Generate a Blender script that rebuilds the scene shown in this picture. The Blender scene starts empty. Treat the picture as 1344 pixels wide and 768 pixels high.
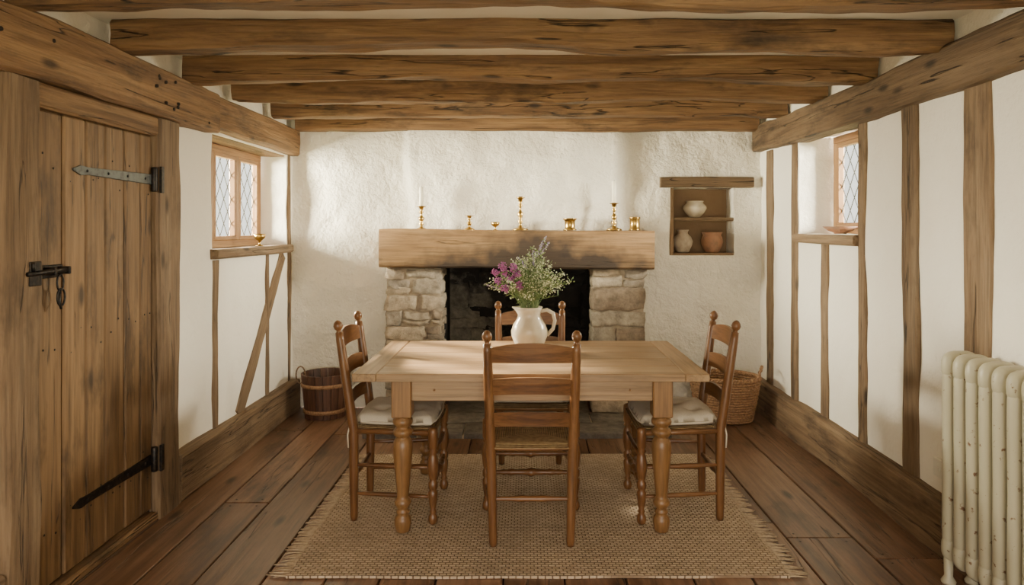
import bpy, bmesh, math, random
from mathutils import Vector, Matrix, noise
random.seed(7)
S = bpy.context.scene
COL = S.collection
CAMZ = 1.43
XL, XR, YB = -1.87, 1.88, 5.48
CEIL = 2.345

# ------------------------------------------------------------------ materials
def new_mat(name):
    m = bpy.data.materials.new(name); m.use_nodes = True
    nt = m.node_tree; nt.nodes.clear()
    out = nt.nodes.new('ShaderNodeOutputMaterial')
    b = nt.nodes.new('ShaderNodeBsdfPrincipled')
    nt.links.new(b.outputs[0], out.inputs[0])
    return m, nt, b
def N(nt, t, **kw):
    n = nt.nodes.new(t)
    for k, v in kw.items():
        if k.startswith('i_'):
            n.inputs[k[2:].replace('_', ' ')].default_value = v
        else: setattr(n, k, v)
    return n
def L(nt, a, b): nt.links.new(a, b)
def ramp(nt, src, stops):
    r = nt.nodes.new('ShaderNodeValToRGB'); e = r.color_ramp.elements
    while len(e) < len(stops): e.new(0.5)
    for el, (p, c) in zip(e, stops):
        el.position = p; el.color = (c[0], c[1], c[2], 1) if not isinstance(c, (int, float)) else (c, c, c, 1)
    L(nt, src, r.inputs[0]); return r
def mixc(nt, fac, a, b, mode='MIX'):
    m = nt.nodes.new('ShaderNodeMix'); m.data_type = 'RGBA'; m.blend_type = mode
    if isinstance(fac, (int, float)): m.inputs[0].default_value = fac
    else: L(nt, fac, m.inputs[0])
    for s, i in ((a, 6), (b, 7)):
        if isinstance(s, (tuple, list)): m.inputs[i].default_value = (s[0], s[1], s[2], 1)
        else: L(nt, s, m.inputs[i])
    return m.outputs[2]
def math_(nt, op, a, b=None, c=None):
    m = nt.nodes.new('ShaderNodeMath'); m.operation = op
    for i, s in enumerate((a, b, c)):
        if s is None: continue
        if isinstance(s, (int, float)): m.inputs[i].default_value = s
        else: L(nt, s, m.inputs[i])
    return m.outputs[0]
def bump(nt, b, h, strength=0.3, dist=0.01):
    bp = nt.nodes.new('ShaderNodeBump'); bp.inputs['Strength'].default_value = strength
    bp.inputs['Distance'].default_value = dist
    L(nt, h, bp.inputs['Height']); L(nt, bp.outputs[0], b.inputs['Normal']); return bp
def rand_coord(nt):
    tc = N(nt, 'ShaderNodeTexCoord'); oi = N(nt, 'ShaderNodeObjectInfo'); g = N(nt, 'ShaderNodeNewGeometry')
    s = math_(nt, 'ADD', oi.outputs['Random'], g.outputs['Random Per Island'])
    k = math_(nt, 'MULTIPLY', s, 37.0)
    va = nt.nodes.new('ShaderNodeVectorMath'); va.operation = 'ADD'
    L(nt, tc.outputs['Object'], va.inputs[0]); L(nt, k, va.inputs[1])
    return va.outputs[0], g, oi
def wood(name, cols, axis=0, scale=1.0, rough=0.6, bstr=0.35, var=0.25, knots=0.6, dist=0.006, cracks=0.0, gain=0.6, worn=0.0, tint=(1.0, 0.94, 0.83)):
    """cols: dark, mid, light"""
    cols = [tuple(x*gain*t for x, t in zip(c, tint)) for c in cols]
    m, nt, b = new_mat(name)
    co, g, oi = rand_coord(nt)
    mp = N(nt, 'ShaderNodeMapping'); sc = [14*scale]*3; sc[axis] = 0.9*scale
    mp.inputs['Scale'].default_value = sc; L(nt, co, mp.inputs[0])
    n1 = N(nt, 'ShaderNodeTexNoise', i_Scale=1.0, i_Detail=8.0, i_Roughness=0.66, i_Distortion=0.6); L(nt, mp.outputs[0], n1.inputs[0])
    mp2 = N(nt, 'ShaderNodeMapping'); sc = [70*scale]*3; sc[axis] = 3*scale
    mp2.inputs['Scale'].default_value = sc; L(nt, co, mp2.inputs[0])
    n2 = N(nt, 'ShaderNodeTexNoise', i_Scale=1.0, i_Detail=5.0, i_Roughness=0.6); L(nt, mp2.outputs[0], n2.inputs[0])
    c = ramp(nt, n1.outputs[0], [(0.30, cols[0]), (0.47, cols[1]), (0.70, cols[2])]).outputs[0]
    f = ramp(nt, n2.outputs[0], [(0.33, 0.55), (0.55, 1.0)]).outputs[0]
    c = mixc(nt, 0.8, c, f, 'MULTIPLY')
    # dark stains / knots
    mp3 = N(nt, 'ShaderNodeMapping'); sc = [5*scale]*3; sc[axis] = 1.8*scale
    mp3.inputs['Scale'].default_value = sc; L(nt, co, mp3.inputs[0])
    n3 = N(nt, 'ShaderNodeTexNoise', i_Scale=1.0, i_Detail=5.0, i_Roughness=0.68); L(nt, mp3.outputs[0], n3.inputs[0])
    kf = ramp(nt, n3.outputs[0], [(0.54, 0.0), (0.72, 1.0)]).outputs[0]
    kf2 = math_(nt, 'MULTIPLY', kf, knots)
    c = mixc(nt, kf2, c, tuple(x*0.33 for x in cols[0]))
    if worn > 0:
        wf = ramp(nt, n3.outputs[0], [(0.30, 1.0), (0.48, 0.0)]).outputs[0]
        c = mixc(nt, math_(nt, 'MULTIPLY', wf, worn), c, tuple(x*1.5 for x in (cols[2][0]*0.95, cols[2][1]*1.0, cols[2][2]*1.12)))
    h = math_(nt, 'ADD', math_(nt, 'MULTIPLY', n1.outputs[0], 0.8), math_(nt, 'MULTIPLY', n2.outputs[0], 0.5))
    if cracks > 0:
        mp4 = N(nt, 'ShaderNodeMapping'); sc = [16*scale]*3; sc[axis] = 0.75*scale
        mp4.inputs['Scale'].default_value = sc; L(nt, co, mp4.inputs[0])
        n4 = N(nt, 'ShaderNodeTexNoise', i_Scale=1.0, i_Detail=3.0, i_Roughness=0.5, i_Distortion=0.3); L(nt, mp4.outputs[0], n4.inputs[0])
        d4 = math_(nt, 'ABSOLUTE', math_(nt, 'SUBTRACT', n4.outputs[0], 0.60))
        cr = ramp(nt, d4, [(0.002, 1.0), (0.010, 0.0)]).outputs[0]
        c = mixc(nt, math_(nt, 'MULTIPLY', cr, cracks), c, tuple(x*0.15 for x in cols[0]))
        h = math_(nt, 'SUBTRACT', h, math_(nt, 'MULTIPLY', cr, 0.8))
        # individual round knots
        vo = N(nt, 'ShaderNodeTexVoronoi'); mp5 = N(nt, 'ShaderNodeMapping'); sc = [7*scale]*3; sc[axis] = 2.6*scale
        mp5.inputs['Scale'].default_value = sc; L(nt, co, mp5.inputs[0]); L(nt, mp5.outputs[0], vo.inputs['Vector']); vo.inputs['Scale'].default_value = 1.0
        kn = ramp(nt, vo.outputs['Distance'], [(0.07, 1.0), (0.17, 0.0)]).outputs[0]
        c = mixc(nt, math_(nt, 'MULTIPLY', kn, 0.85), c, tuple(x*0.22 for x in cols[0]))
    rv = math_(nt, 'ADD', g.outputs['Random Per Island'], oi.outputs['Random'])
    rv = math_(nt, 'FRACT', math_(nt, 'MULTIPLY', rv, 3.37))
    rr = ramp(nt, rv, [(0.0, 1-var), (1.0, 1.0)]).outputs[0]
    c = mixc(nt, 1.0, c, rr, 'MULTIPLY')
    L(nt, c, b.inputs['Base Color'])
    b.inputs['Roughness'].default_value = rough
    bump(nt, b, h, bstr, dist)
    return m
def plaster(name, col, lump=0.5, stain=0.12, sc=5.0, dist=0.03):
    m, nt, b = new_mat(name)
    tc = N(nt, 'ShaderNodeTexCoord')
    n1 = N(nt, 'ShaderNodeTexNoise', i_Scale=sc, i_Detail=7.0, i_Roughness=0.6); L(nt, tc.outputs['Object'], n1.inputs[0])
    n2 = N(nt, 'ShaderNodeTexNoise', i_Scale=38.0, i_Detail=4.0, i_Roughness=0.6); L(nt, tc.outputs['Object'], n2.inputs[0])
    n3 = N(nt, 'ShaderNodeTexNoise', i_Scale=1.7, i_Detail=5.0, i_Roughness=0.7); L(nt, tc.outputs['Object'], n3.inputs[0])
    f = ramp(nt, n3.outputs[0], [(0.35, 0.0), (0.75, 1.0)]).outputs[0]
    c = mixc(nt, math_(nt, 'MULTIPLY', f, stain*3), col, (col[0]*0.86, col[1]*0.80, col[2]*0.70))
    L(nt, c, b.inputs['Base Color']); b.inputs['Roughness'].default_value = 0.9
    h = math_(nt, 'ADD', n1.outputs[0], math_(nt, 'MULTIPLY', n2.outputs[0], 0.18))
    bump(nt, b, h, lump, dist)
    return m
def simple(name, col, rough=0.5, metal=0.0, nscale=0, ncol=None, bstr=0.1, lo=0.45, hi=0.65, detail=4.0):
    m, nt, b = new_mat(name)
    b.inputs['Base Color'].default_value = (*col, 1); b.inputs['Roughness'].default_value = rough
    b.inputs['Metallic'].default_value = metal
    if nscale:
        tc = N(nt, 'ShaderNodeTexCoord')
        n = N(nt, 'ShaderNodeTexNoise', i_Scale=float(nscale), i_Detail=detail, i_Roughness=0.6); L(nt, tc.outputs['Object'], n.inputs[0])
        f = ramp(nt, n.outputs[0], [(lo, 0.0), (hi, 1.0)]).outputs[0]
        L(nt, mixc(nt, f, col, ncol or tuple(x*0.6 for x in col)), b.inputs['Base Color'])
        bump(nt, b, n.outputs[0], bstr, 0.005)
    return m

BEAMC = [(0.15, 0.077, 0.034), (0.37, 0.205, 0.092), (0.60, 0.37, 0.18)]
STUDC = [(0.20, 0.12, 0.063), (0.38, 0.245, 0.14), (0.54, 0.38, 0.235)]
OLD = (1.0, 0.96, 0.90)
M_beam = wood('oak_beam', BEAMC, 0, 1.0, 0.62, 0.9, 0.2, 0.9, 0.016, 0.9, 0.63, tint=(1.0, 0.95, 0.86))
M_plate = wood('oak_plate', [(0.15, 0.09, 0.045), (0.33, 0.21, 0.115), (0.47, 0.32, 0.19)], 0, 1.0, 0.7, 0.9, 0.2, 0.85, 0.016, 0.9, 0.53, tint=OLD)
M_stud = wood('oak_stud', STUDC, 0, 1.0, 0.75, 0.8, 0.25, 0.75, 0.012, 0.7, 0.56, tint=OLD)
DOORC = [(0.19, 0.105, 0.046), (0.40, 0.235, 0.108), (0.57, 0.36, 0.185)]
M_doorz = wood('oak_door', DOORC, 2, 1.0, 0.6, 0.6, 0.3, 0.9, 0.007, 0.7, 0.58, tint=(1.0, 0.95, 0.87))
PINE = [(0.36, 0.18, 0.075), (0.50, 0.27, 0.12), (0.62, 0.37, 0.18)]
M_winz = wood('window_wood_v', PINE, 2, 1.0, 0.5, 0.2, 0.1, 0.2, gain=0.7)
M_winy = wood('window_wood_h', PINE, 1, 1.0, 0.5, 0.2, 0.1, 0.2, gain=0.7)
FLC = [(0.13, 0.066, 0.038), (0.30, 0.166, 0.100), (0.48, 0.305, 0.205)]
M_floor = wood('floor_boards', FLC, 1, 0.8, 0.36, 0.5, 0.4, 0.95, 0.006, 0.7, 0.74, 0.32, tint=(1.0, 0.93, 0.86))
TBC = [(0.40, 0.24, 0.12), (0.56, 0.36, 0.20), (0.68, 0.48, 0.30)]
M_tabx = wood('table_wood_x', TBC, 0, 1.0, 0.36, 0.15, 0.18, 0.4, gain=0.62)
M_taby = wood('table_wood_y', TBC, 1, 1.0, 0.38, 0.15, 0.1, 0.4, gain=0.62)
TLC = [(0.27, 0.13, 0.05), (0.42, 0.225, 0.095), (0.52, 0.30, 0.14)]
M_tabz = wood('table_leg_wood', TLC, 2, 1.0, 0.35, 0.15, 0.1, 0.4, gain=0.62)
CHC = [(0.13, 0.055, 0.023), (0.245, 0.112, 0.047), (0.35, 0.18, 0.08)]
M_chx = wood('chair_wood_x', CHC, 0, 1.5, 0.32, 0.15, 0.1, 0.4, gain=0.72)
M_chy = wood('chair_wood_y', CHC, 1, 1.5, 0.32, 0.15, 0.1, 0.4, gain=0.72)
M_chz = wood('chair_wood_z', CHC, 2, 1.5, 0.32, 0.15, 0.1, 0.4, gain=0.72)
M_white = plaster('white_plaster', (0.90, 0.85, 0.75), 0.6, 0.10, 4.0, 0.04)
M_whiteb = plaster('lumpy_plaster', (0.89, 0.84, 0.73), 1.0, 0.15, 4.5, 0.07)
M_ceil = plaster('ceiling_plaster', (0.90, 0.85, 0.75), 0.15)
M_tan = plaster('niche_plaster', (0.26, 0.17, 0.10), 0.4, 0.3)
M_iron = simple('black_iron', (0.025, 0.024, 0.024), 0.45, 0.8, 60, (0.06, 0.045, 0.035), 0.2)
M_steel = simple('grey_iron', (0.12, 0.13, 0.13), 0.42, 0.7, 40, (0.06, 0.06, 0.06), 0.2)
M_brass = simple('brass', (0.52, 0.34, 0.10), 0.28, 1.0, 25, (0.24, 0.15, 0.045), 0.05)
M_candle = simple('candle_wax', (0.88, 0.82, 0.64), 0.5)
M_jug = simple('cream_glaze', (0.62, 0.54, 0.41), 0.22, 0, 9, (0.51, 0.43, 0.31), 0.03)
M_terr = simple('terracotta', (0.34, 0.17, 0.095), 0.7, 0, 20, (0.24, 0.135, 0.08), 0.1)
M_clay = simple('grey_clay', (0.43, 0.35, 0.26), 0.6, 0, 20, (0.33, 0.26, 0.195), 0.1)
M_lead = simple('lead_came', (0.10, 0.10, 0.10), 0.5, 0.6)
M_socket = simple('socket_plastic', (0.80, 0.77, 0.68), 0.4)
M_rad = simple('radiator_paint', (0.46, 0.42, 0.30), 0.42, 0, 30, (0.16, 0.08, 0.04), 0.25, 0.62, 0.67, 8.0)
M_cush = simple('linen', (0.60, 0.53, 0.43), 0.95, 0, 300, (0.54, 0.47, 0.38), 0.3)
M_tub = wood('tub_wood', [(0.07, 0.03, 0.019), (0.14, 0.062, 0.038), (0.21, 0.10, 0.062)], 2, 1.5, 0.5, 0.3, 0.5, 0.3, gain=0.8)
M_wick = simple('wicker', (0.33, 0.18, 0.085), 0.6, 0, 70, (0.18, 0.09, 0.04), 0.3)
M_dark = simple('dark_gap', (0.02, 0.012, 0.008), 0.9)
M_green = simple('leaf_green', (0.13, 0.19, 0.06), 0.6, 0, 30, (0.22, 0.27, 0.11), 0.1)
M_pale = simple('pale_blossom', (0.60, 0.60, 0.42), 0.7, 0, 40, (0.42, 0.48, 0.25), 0.1)
M_purple = simple('purple_petal', (0.40, 0.11, 0.30), 0.6, 0, 60, (0.26, 0.07, 0.24), 0.1)
M_lav = simple('lavender', (0.30, 0.23, 0.40), 0.7)
M_grass = simple('garden_green', (0.24, 0.30, 0.13), 0.9, 0, 5, (0.38, 0.42, 0.24), 0.5)

def stone_mat(name, c0, c1, c2, soot=None):
    m, nt, b = new_mat(name)
    co, g, oi = rand_coord(nt)
    n = N(nt, 'ShaderNodeTexNoise', i_Scale=14.0, i_Detail=8.0, i_Roughness=0.7); L(nt, co, n.inputs[0])
    base = ramp(nt, g.outputs['Random Per Island'], [(0.0, c0), (0.45, c1), (0.8, c2), (1.0, c0)]).outputs[0]
    f = ramp(nt, n.outputs[0], [(0.3, 0.45), (0.65, 1.15)]).outputs[0]
    c = mixc(nt, 1.0, base, f, 'MULTIPLY')
    if soot:
        tc = N(nt, 'ShaderNodeTexCoord')
        sx = N(nt, 'ShaderNodeSeparateXYZ'); L(nt, tc.outputs['Object'], sx.inputs[0])
        n5 = N(nt, 'ShaderNodeTexNoise', i_Scale=4.0, i_Detail=6.0, i_Roughness=0.7); L(nt, tc.outputs['Object'], n5.inputs[0])
        k = math_(nt, 'MULTIPLY_ADD', sx.outputs[0], 1.2, 0.90)
        k = math_(nt, 'ADD', k, math_(nt, 'MULTIPLY_ADD', sx.outputs[2], 0.9, -0.72))
        k = math_(nt, 'ADD', k, math_(nt, 'MULTIPLY_ADD', n5.outputs[0], 1.6, -0.8))
        k = ramp(nt, k, [(0.10, 0.0), (0.55, 0.95)]).outputs[0]
        c = mixc(nt, k, c, (0.014, 0.0115, 0.010))
    L(nt, c, b.inputs['Base Color']); b.inputs['Roughness'].default_value = 0.9
    bump(nt, b, n.outputs[0], 0.9, 0.018)
    return m
M_stone = stone_mat('fireplace_stone', (0.29, 0.215, 0.15), (0.56, 0.45, 0.32), (0.40, 0.34, 0.265))
M_mortar = simple('mortar', (0.46, 0.375, 0.27), 0.95, 0, 30, (0.34, 0.275, 0.20), 0.6)
M_soot = stone_mat('sooty_stone', (0.22, 0.195, 0.16), (0.28, 0.25, 0.20), (0.24, 0.215, 0.18), True)
M_sootm = simple('sooty_mortar', (0.020, 0.017, 0.014), 0.95, 0, 6, (0.010, 0.009, 0.008), 0.5)
M_flag = stone_mat('hearth_flagstone', (0.17, 0.145, 0.12), (0.24, 0.21, 0.175), (0.20, 0.175, 0.15))

M_mantel = wood('mantel_oak', [(0.25, 0.135, 0.057), (0.46, 0.275, 0.125), (0.60, 0.39, 0.20)], 0, 1.0, 0.6, 0.6, 0.0, 0.45, 0.012, 0.6, 0.62)
def add_scorch(m):
    nt = m.node_tree; b = [n for n in nt.nodes if n.type == 'BSDF_PRINCIPLED'][0]
    src = b.inputs['Base Color'].links[0].from_socket
    tc = N(nt, 'ShaderNodeTexCoord'); s = N(nt, 'ShaderNodeSeparateXYZ'); L(nt, tc.outputs['Object'], s.inputs[0])
    n = N(nt, 'ShaderNodeTexNoise', i_Scale=7.0, i_Detail=6.0); L(nt, tc.outputs['Object'], n.inputs[0])
    a = math_(nt, 'ABSOLUTE', math_(nt, 'ADD', s.outputs[0], -0.12))
    k = math_(nt, 'SUBTRACT', 0.80, a)
    k = math_(nt, 'MULTIPLY', k, 1.7)
    k = math_(nt, 'SUBTRACT', k, math_(nt, 'MULTIPLY_ADD', s.outputs[2], 6.0, 0.10))
    k = math_(nt, 'ADD', k, math_(nt, 'MULTIPLY_ADD', n.outputs[0], 1.8, -0.9))
    k = ramp(nt, k, [(0.0, 0.0), (1.0, 0.92)]).outputs[0]
    L(nt, mixc(nt, k, src, (0.025, 0.015, 0.010)), b.inputs['Base Color'])
add_scorch(M_mantel)

def rush_mat():
    m, nt, b = new_mat('rush_seat')
    tc = N(nt, 'ShaderNodeTexCoord'); s = N(nt, 'ShaderNodeSeparateXYZ'); L(nt, tc.outputs['Object'], s.inputs[0])
    ax = math_(nt, 'ABSOLUTE', s.outputs[0]); ay = math_(nt, 'ABSOLUTE', s.outputs[1])
    mx = math_(nt, 'MAXIMUM', ax, math_(nt, 'MULTIPLY', ay, 1.1))
    w = math_(nt, 'SINE', math_(nt, 'MULTIPLY', mx, 620.0))
    n = N(nt, 'ShaderNodeTexNoise', i_Scale=40.0, i_Detail=4.0); L(nt, tc.outputs['Object'], n.inputs[0])
    c = ramp(nt, n.outputs[0], [(0.3, (0.24, 0.145, 0.065)), (0.7, (0.42, 0.29, 0.145))]).outputs[0]
    f = ramp(nt, math_(nt, 'MULTIPLY_ADD', w, 0.5, 0.5), [(0.0, 0.5), (0.6, 1.0)]).outputs[0]
    L(nt, mixc(nt, 1.0, c, f, 'MULTIPLY'), b.inputs['Base Color']); b.inputs['Roughness'].default_value = 0.75
    bump(nt, b, w, 0.5, 0.004); return m
M_rush = rush_mat()
def rug_mat():
    m, nt, b = new_mat('jute_weave')
    tc = N(nt, 'ShaderNodeTexCoord')
    br = N(nt, 'ShaderNodeTexBrick'); br.offset = 0.5
    br.inputs['Scale'].default_value = 1.0; br.inputs['Brick Width'].default_value = 0.030; br.inputs['Row Height'].default_value = 0.018
    br.inputs['Mortar Size'].default_value = 0.0030; br.inputs['Mortar Smooth'].default_value = 1.0
    br.inputs['Color1'].default_value = (0.62, 0.48, 0.35, 1); br.inputs['Color2'].default_value = (0.49, 0.37, 0.26, 1)
    br.inputs['Mortar'].default_value = (0.24, 0.16, 0.10, 1)
    L(nt, tc.outputs['Object'], br.inputs['Vector'])
    n = N(nt, 'ShaderNodeTexNoise', i_Scale=3.0, i_Detail=5.0); L(nt, tc.outputs['Object'], n.inputs[0])
    f = ramp(nt, n.outputs[0], [(0.3, 0.82), (0.7, 1.1)]).outputs[0]
    L(nt, mixc(nt, 1.0, br.outputs['Color'], f, 'MULTIPLY'), b.inputs['Base Color'])
    b.inputs['Roughness'].default_value = 0.95
    h = math_(nt, 'SUBTRACT', 1.0, br.outputs['Fac'])
    bump(nt, b, h, 1.0, 0.012); return m
M_rug = rug_mat()
M_fringe = simple('jute_fringe', (0.52, 0.40, 0.28), 0.95, 0, 60, (0.38, 0.28, 0.19), 0.1)
def glass_mat():
    m = bpy.data.materials.new('window_glass'); m.use_nodes = True; nt = m.node_tree; nt.nodes.clear()
    o = N(nt, 'ShaderNodeOutputMaterial'); t = N(nt, 'ShaderNodeBsdfTransparent'); g = N(nt, 'ShaderNodeBsdfGlossy')
    t.inputs[0].default_value = (0.93, 0.96, 0.93, 1); g.inputs['Roughness'].default_value = 0.05
    mx = N(nt, 'ShaderNodeMixShader'); mx.inputs[0].default_value = 0.06
    L(nt, t.outputs[0], mx.inputs[1]); L(nt, g.outputs[0], mx.inputs[2]); L(nt, mx.outputs[0], o.inputs[0]); return m
M_glass = glass_mat()

# ------------------------------------------------------------------ mesh builder
class MB:
    def __init__(s): s.v = []; s.f = []; s.m = []; s.s = []; s.mats = []
    def mi(s, mat):
        if mat not in s.mats: s.mats.append(mat)
        return s.mats.index(mat)
    def add(s, vs, fs, mat, smooth=False, M=None):
        o = len(s.v); k = s.mi(mat)
        for p in vs:
            p = Vector(p); s.v.append(M @ p if M else p)
        for f in fs: s.f.append([i+o for i in f]); s.m.append(k); s.s.append(smooth)
    def bm(s, bm, mat, smooth=False, M=None):
        bm.verts.index_update()
        s.add([v.co.copy() for v in bm.verts], [[v.index for v in f.verts] for f in bm.faces], mat, smooth, M); bm.free()
    def box(s, c, size, mat, bev=0.004, M=None, segs=1):
        bm = bmesh.new(); bmesh.ops.create_cube(bm, size=1.0)
        for v in bm.verts: v.co = Vector((v.co.x*size[0], v.co.y*size[1], v.co.z*size[2]))
        if bev: bmesh.ops.bevel(bm, geom=bm.edges[:], offset=min(bev, min(size)*0.45), segments=segs, affect='EDGES', profile=0.7)
        T = Matrix.Translation(c); s.bm(bm, mat, False, (M @ T) if M else T)
    def lathe(s, prof, mat, M=None, segs=20, caps=True, smooth=True):
        vs, fs = [], []; n = len(prof)
        for r, z in prof:
            for i in range(segs):
                a = 2*math.pi*i/segs; vs.append((r*math.cos(a), r*math.sin(a), z))
        for j in range(n-1):
            for i in range(segs):
                a = j*segs+i; b2 = j*segs+(i+1) % segs
                fs.append((a, b2, b2+segs, a+segs))
        if caps:
            if prof[0][0] > 1e-5: fs.append(tuple(range(segs))[::-1])
            if prof[-1][0] > 1e-5: fs.append(tuple((n-1)*segs+i for i in range(segs)))
        s.add(vs, fs, mat, smooth, M)
    def tube(s, pts, rad, mat, segs=8, closed=False, smooth=True, M=None):
        pts = [Vector(p) for p in pts]; n = len(pts); vs, fs = [], []
        if isinstance(rad, (int, float)): rad = [rad]*n
        up = None
        for i, p in enumerate(pts):
            if closed: t = pts[(i+1) % n]-pts[i-1]
            else: t = pts[min(i+1, n-1)]-pts[max(i-1, 0)]
            t.normalize()
            if up is None:
                up = t.orthogonal().normalized()
            up = (up - t*up.dot(t)); up = up.normalized() if up.length > 1e-6 else t.orthogonal().normalized()
            w = t.cross(up)
            for k in range(segs):
                a = 2*math.pi*k/segs; vs.append(p+(up*math.cos(a)+w*math.sin(a))*rad[i])
        rng = n if closed else n-1
        for j in range(rng):
            for k in range(segs):
                a = j*segs+k; b2 = j*segs+(k+1) % segs; c = ((j+1) % n)*segs
                fs.append((a, b2, c+(k+1) % segs, c+k))
        if not closed:
            fs.append(tuple(range(segs))[::-1]); fs.append(tuple((n-1)*segs+k for k in range(segs)))
        s.add(vs, fs, mat, smooth, M)
    def blob(s, c, r, mat, sub=1, smooth=True, M=None):
        bm = bmesh.new(); bmesh.ops.create_icosphere(bm, subdivisions=sub, radius=1.0)
        if isinstance(r, (int, float)): r = (r, r, r)
        for v in bm.verts: v.co = Vector((v.co.x*r[0], v.co.y*r[1], v.co.z*r[2]))+Vector(c)
        s.bm(bm, mat, smooth, M)
    def obj(s, name, loc=(0, 0, 0), rot=None, parent=None, local=False):
        me = bpy.data.meshes.new(name)
        off = Vector(loc) if not local else Vector((0, 0, 0))
        me.from_pydata([v-off for v in s.v], [], s.f)
        for m in s.mats: me.materials.append(m)
        me.polygons.foreach_set('material_index', s.m); me.polygons.foreach_set('use_smooth', s.s)
        me.update()
        o = bpy.data.objects.new(name, me); o.location = loc
        if rot is not None: o.rotation_euler = rot
        if parent: o.parent = parent
        COL.objects.link(o); return o

def nz(p, sc=1.0, seed=0.0):
    return noise.noise(Vector(p)*sc+Vector((seed, seed*1.7, seed*0.3)))

def timber(name, p0, p1, w, h, mat, irr=0.008, up=(0, 0, 1), ch=0.012, seed=None, bow=0.0, pegs=None):
    """squared old timber; local X along its length, local Y = width w, local Z (toward up) = h"""
    p0, p1 = Vector(p0), Vector(p1); d = p1-p0; Ln = d.length; x = d.normalized()
    z = (Vector(up)-x*Vector(up).dot(x)).normalized(); y = z.cross(x)
    seed = seed if seed is not None else random.random()*50
    n = max(4, int(Ln/0.04)); ring = []
    hw, hh = w/2, h/2
    cs = [(-hw+ch, -hh), (hw-ch, -hh), (hw, -hh+ch), (hw, hh-ch), (hw-ch, hh), (-hw+ch, hh), (-hw, hh-ch), (-hw, -hh+ch)]
    pts = []
    for i in range(8):
        a, b = cs[i], cs[(i+1) % 8]; pts.append(a)
        if i % 2 == 0: pts.append(((a[0]+b[0])/2, (a[1]+b[1])/2))
    vs, fs = [], []; k = len(pts)
    for i in range(n+1):
        t = i/n; lx = (t-0.5)*Ln
        for j, (a, b) in enumerate(pts):
            da = irr*(nz((lx*1.8, a*8, b*8), 1, seed)+0.3*nz((lx*7, a*20, b*20), 1, seed+9))
            db = irr*(nz((lx*1.8, a*8, b*8), 1, seed+20)+0.3*nz((lx*7, a*20, b*20), 1, seed+31))
            wob = irr*1.2*nz((lx*0.9, 0, 0), 1, seed+44)
            vs.append((lx, a+da, b+db+wob+bow*(1-(2*t-1)**2)))
    for i in range(n):
        for j in range(k):
            fs.append((i*k+j, i*k+(j+1) % k, (i+1)*k+(j+1) % k, (i+1)*k+j))
    fs.append(tuple(range(k))[::-1]); fs.append(tuple(n*k+j for j in range(k)))
    mb = MB(); mb.add(vs, fs, mat, False)
    o = mb.obj(name, local=True)
    M = Matrix((x, y, z)).transposed().to_4x4(); M.translation = (p0+p1)/2
    o.matrix_world = M
    return o

# ------------------------------------------------------------------ walls
def lines(a, b, step, extra):
    xs = sorted(set([a, b]+[e for e in extra if a < e < b])); out = []
    for p, q in zip(xs, xs[1:]):
        n = max(1, int(round((q-p)/step)))
        out += [p+(q-p)*i/n for i in range(n)]
    return out+[xs[-1]]
def wall(name, P, u0, u1, v0, v1, holes, step, dfn, mat, revmat=None):
    us = lines(u0, u1, step, [h[0] for h in holes]+[h[1] for h in holes])
    vs_ = lines(v0, v1, step, [h[2] for h in holes]+[h[3] for h in holes])
    mb = MB(); idx = {}; V = []; F = []
    for i, u in enumerate(us):
        for j, v in enumerate(vs_):
            idx[i, j] = len(V); V.append(P(u, v, dfn(u, v)))
    for i in range(len(us)-1):
        for j in range(len(vs_)-1):
            cu, cv = (us[i]+us[i+1])/2, (vs_[j]+vs_[j+1])/2
            if any(h[0] < cu < h[1] and h[2] < cv < h[3] for h in holes): continue
            F.append((idx[i, j], idx[i+1, j], idx[i+1, j+1], idx[i, j+1]))
    for h in holes:
        dep = h[4]
        if dep <= 0: continue
        def strip(seq):
            prev = None
            for (u, v) in seq:
                col = []
                for k in range(5):
                    d = dfn(u, v)*(1-k/4)+dep*k/4
                    wu = 0.006*nz((u*6, v*6, k*1.3)); 
                    col.append(len(V)); V.append(P(u+wu*(k > 0), v+wu*(k > 0), d))
                if prev:
                    for k in range(4): F.append((prev[k], col[k], col[k+1], prev[k+1]))
                prev = col
        hu = [u for u in us if h[0]-1e-6 <= u <= h[1]+1e-6]; hv = [v for v in vs_ if h[2]-1e-6 <= v <= h[3]+1e-6]
        strip([(u, h[2]) for u in hu]); strip([(u, h[3]) for u in hu])
        strip([(h[0], v) for v in hv]); strip([(h[1], v) for v in hv])
    mb.add(V, F, mat, True)
    o = mb.obj(name)
    bm = bmesh.new(); bm.from_mesh(o.data); bmesh.ops.recalc_face_normals(bm, faces=bm.faces[:]); bm.to_mesh(o.data); bm.free()
    return o
def ss(a, b, x):
    t = max(0, min(1, (x-a)/(b-a))); return t*t*(3-2*t)
YR = -1.3
LW = (4.09, 5.36, 1.30, 2.0); RW = (3.87, 4.71, 1.395, 2.06)
wall('wall_left', lambda u, v, d: (XL-d, u, v), YR, YB+0.06, 0, CEIL, [LW+(0.24,)], 0.06,
     lambda u, v: 0.012*nz((u*1.8, v*1.8, 3))+0.006*nz((u*6, v*6, 3)), M_white)
wall('wall_right', lambda u, v, d: (XR+d, u, v), YR, YB+0.06, 0, CEIL, [RW+(0.27,)], 0.06,
     lambda u, v: 0.010*nz((u*1.8, v*1.8, 8))+0.006*nz((u*6, v*6, 3)), M_white)
NICHE = (1.15, 1.665, 1.215, 1.755)
def backd(u, v):
    d = 0.036*nz((u*1.6, v*1.6, 1.0))+0.030*nz((u*4.0, v*4.0, 5.0))+0.012*nz((u*11, v*11, 2.0))
    d -= 0.08*ss(-0.95, -0.91, u+0.02*math.sin(v*7))*(1-ss(0.72, 0.80, u+0.015*math.sin(v*5)))
    return d
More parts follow.
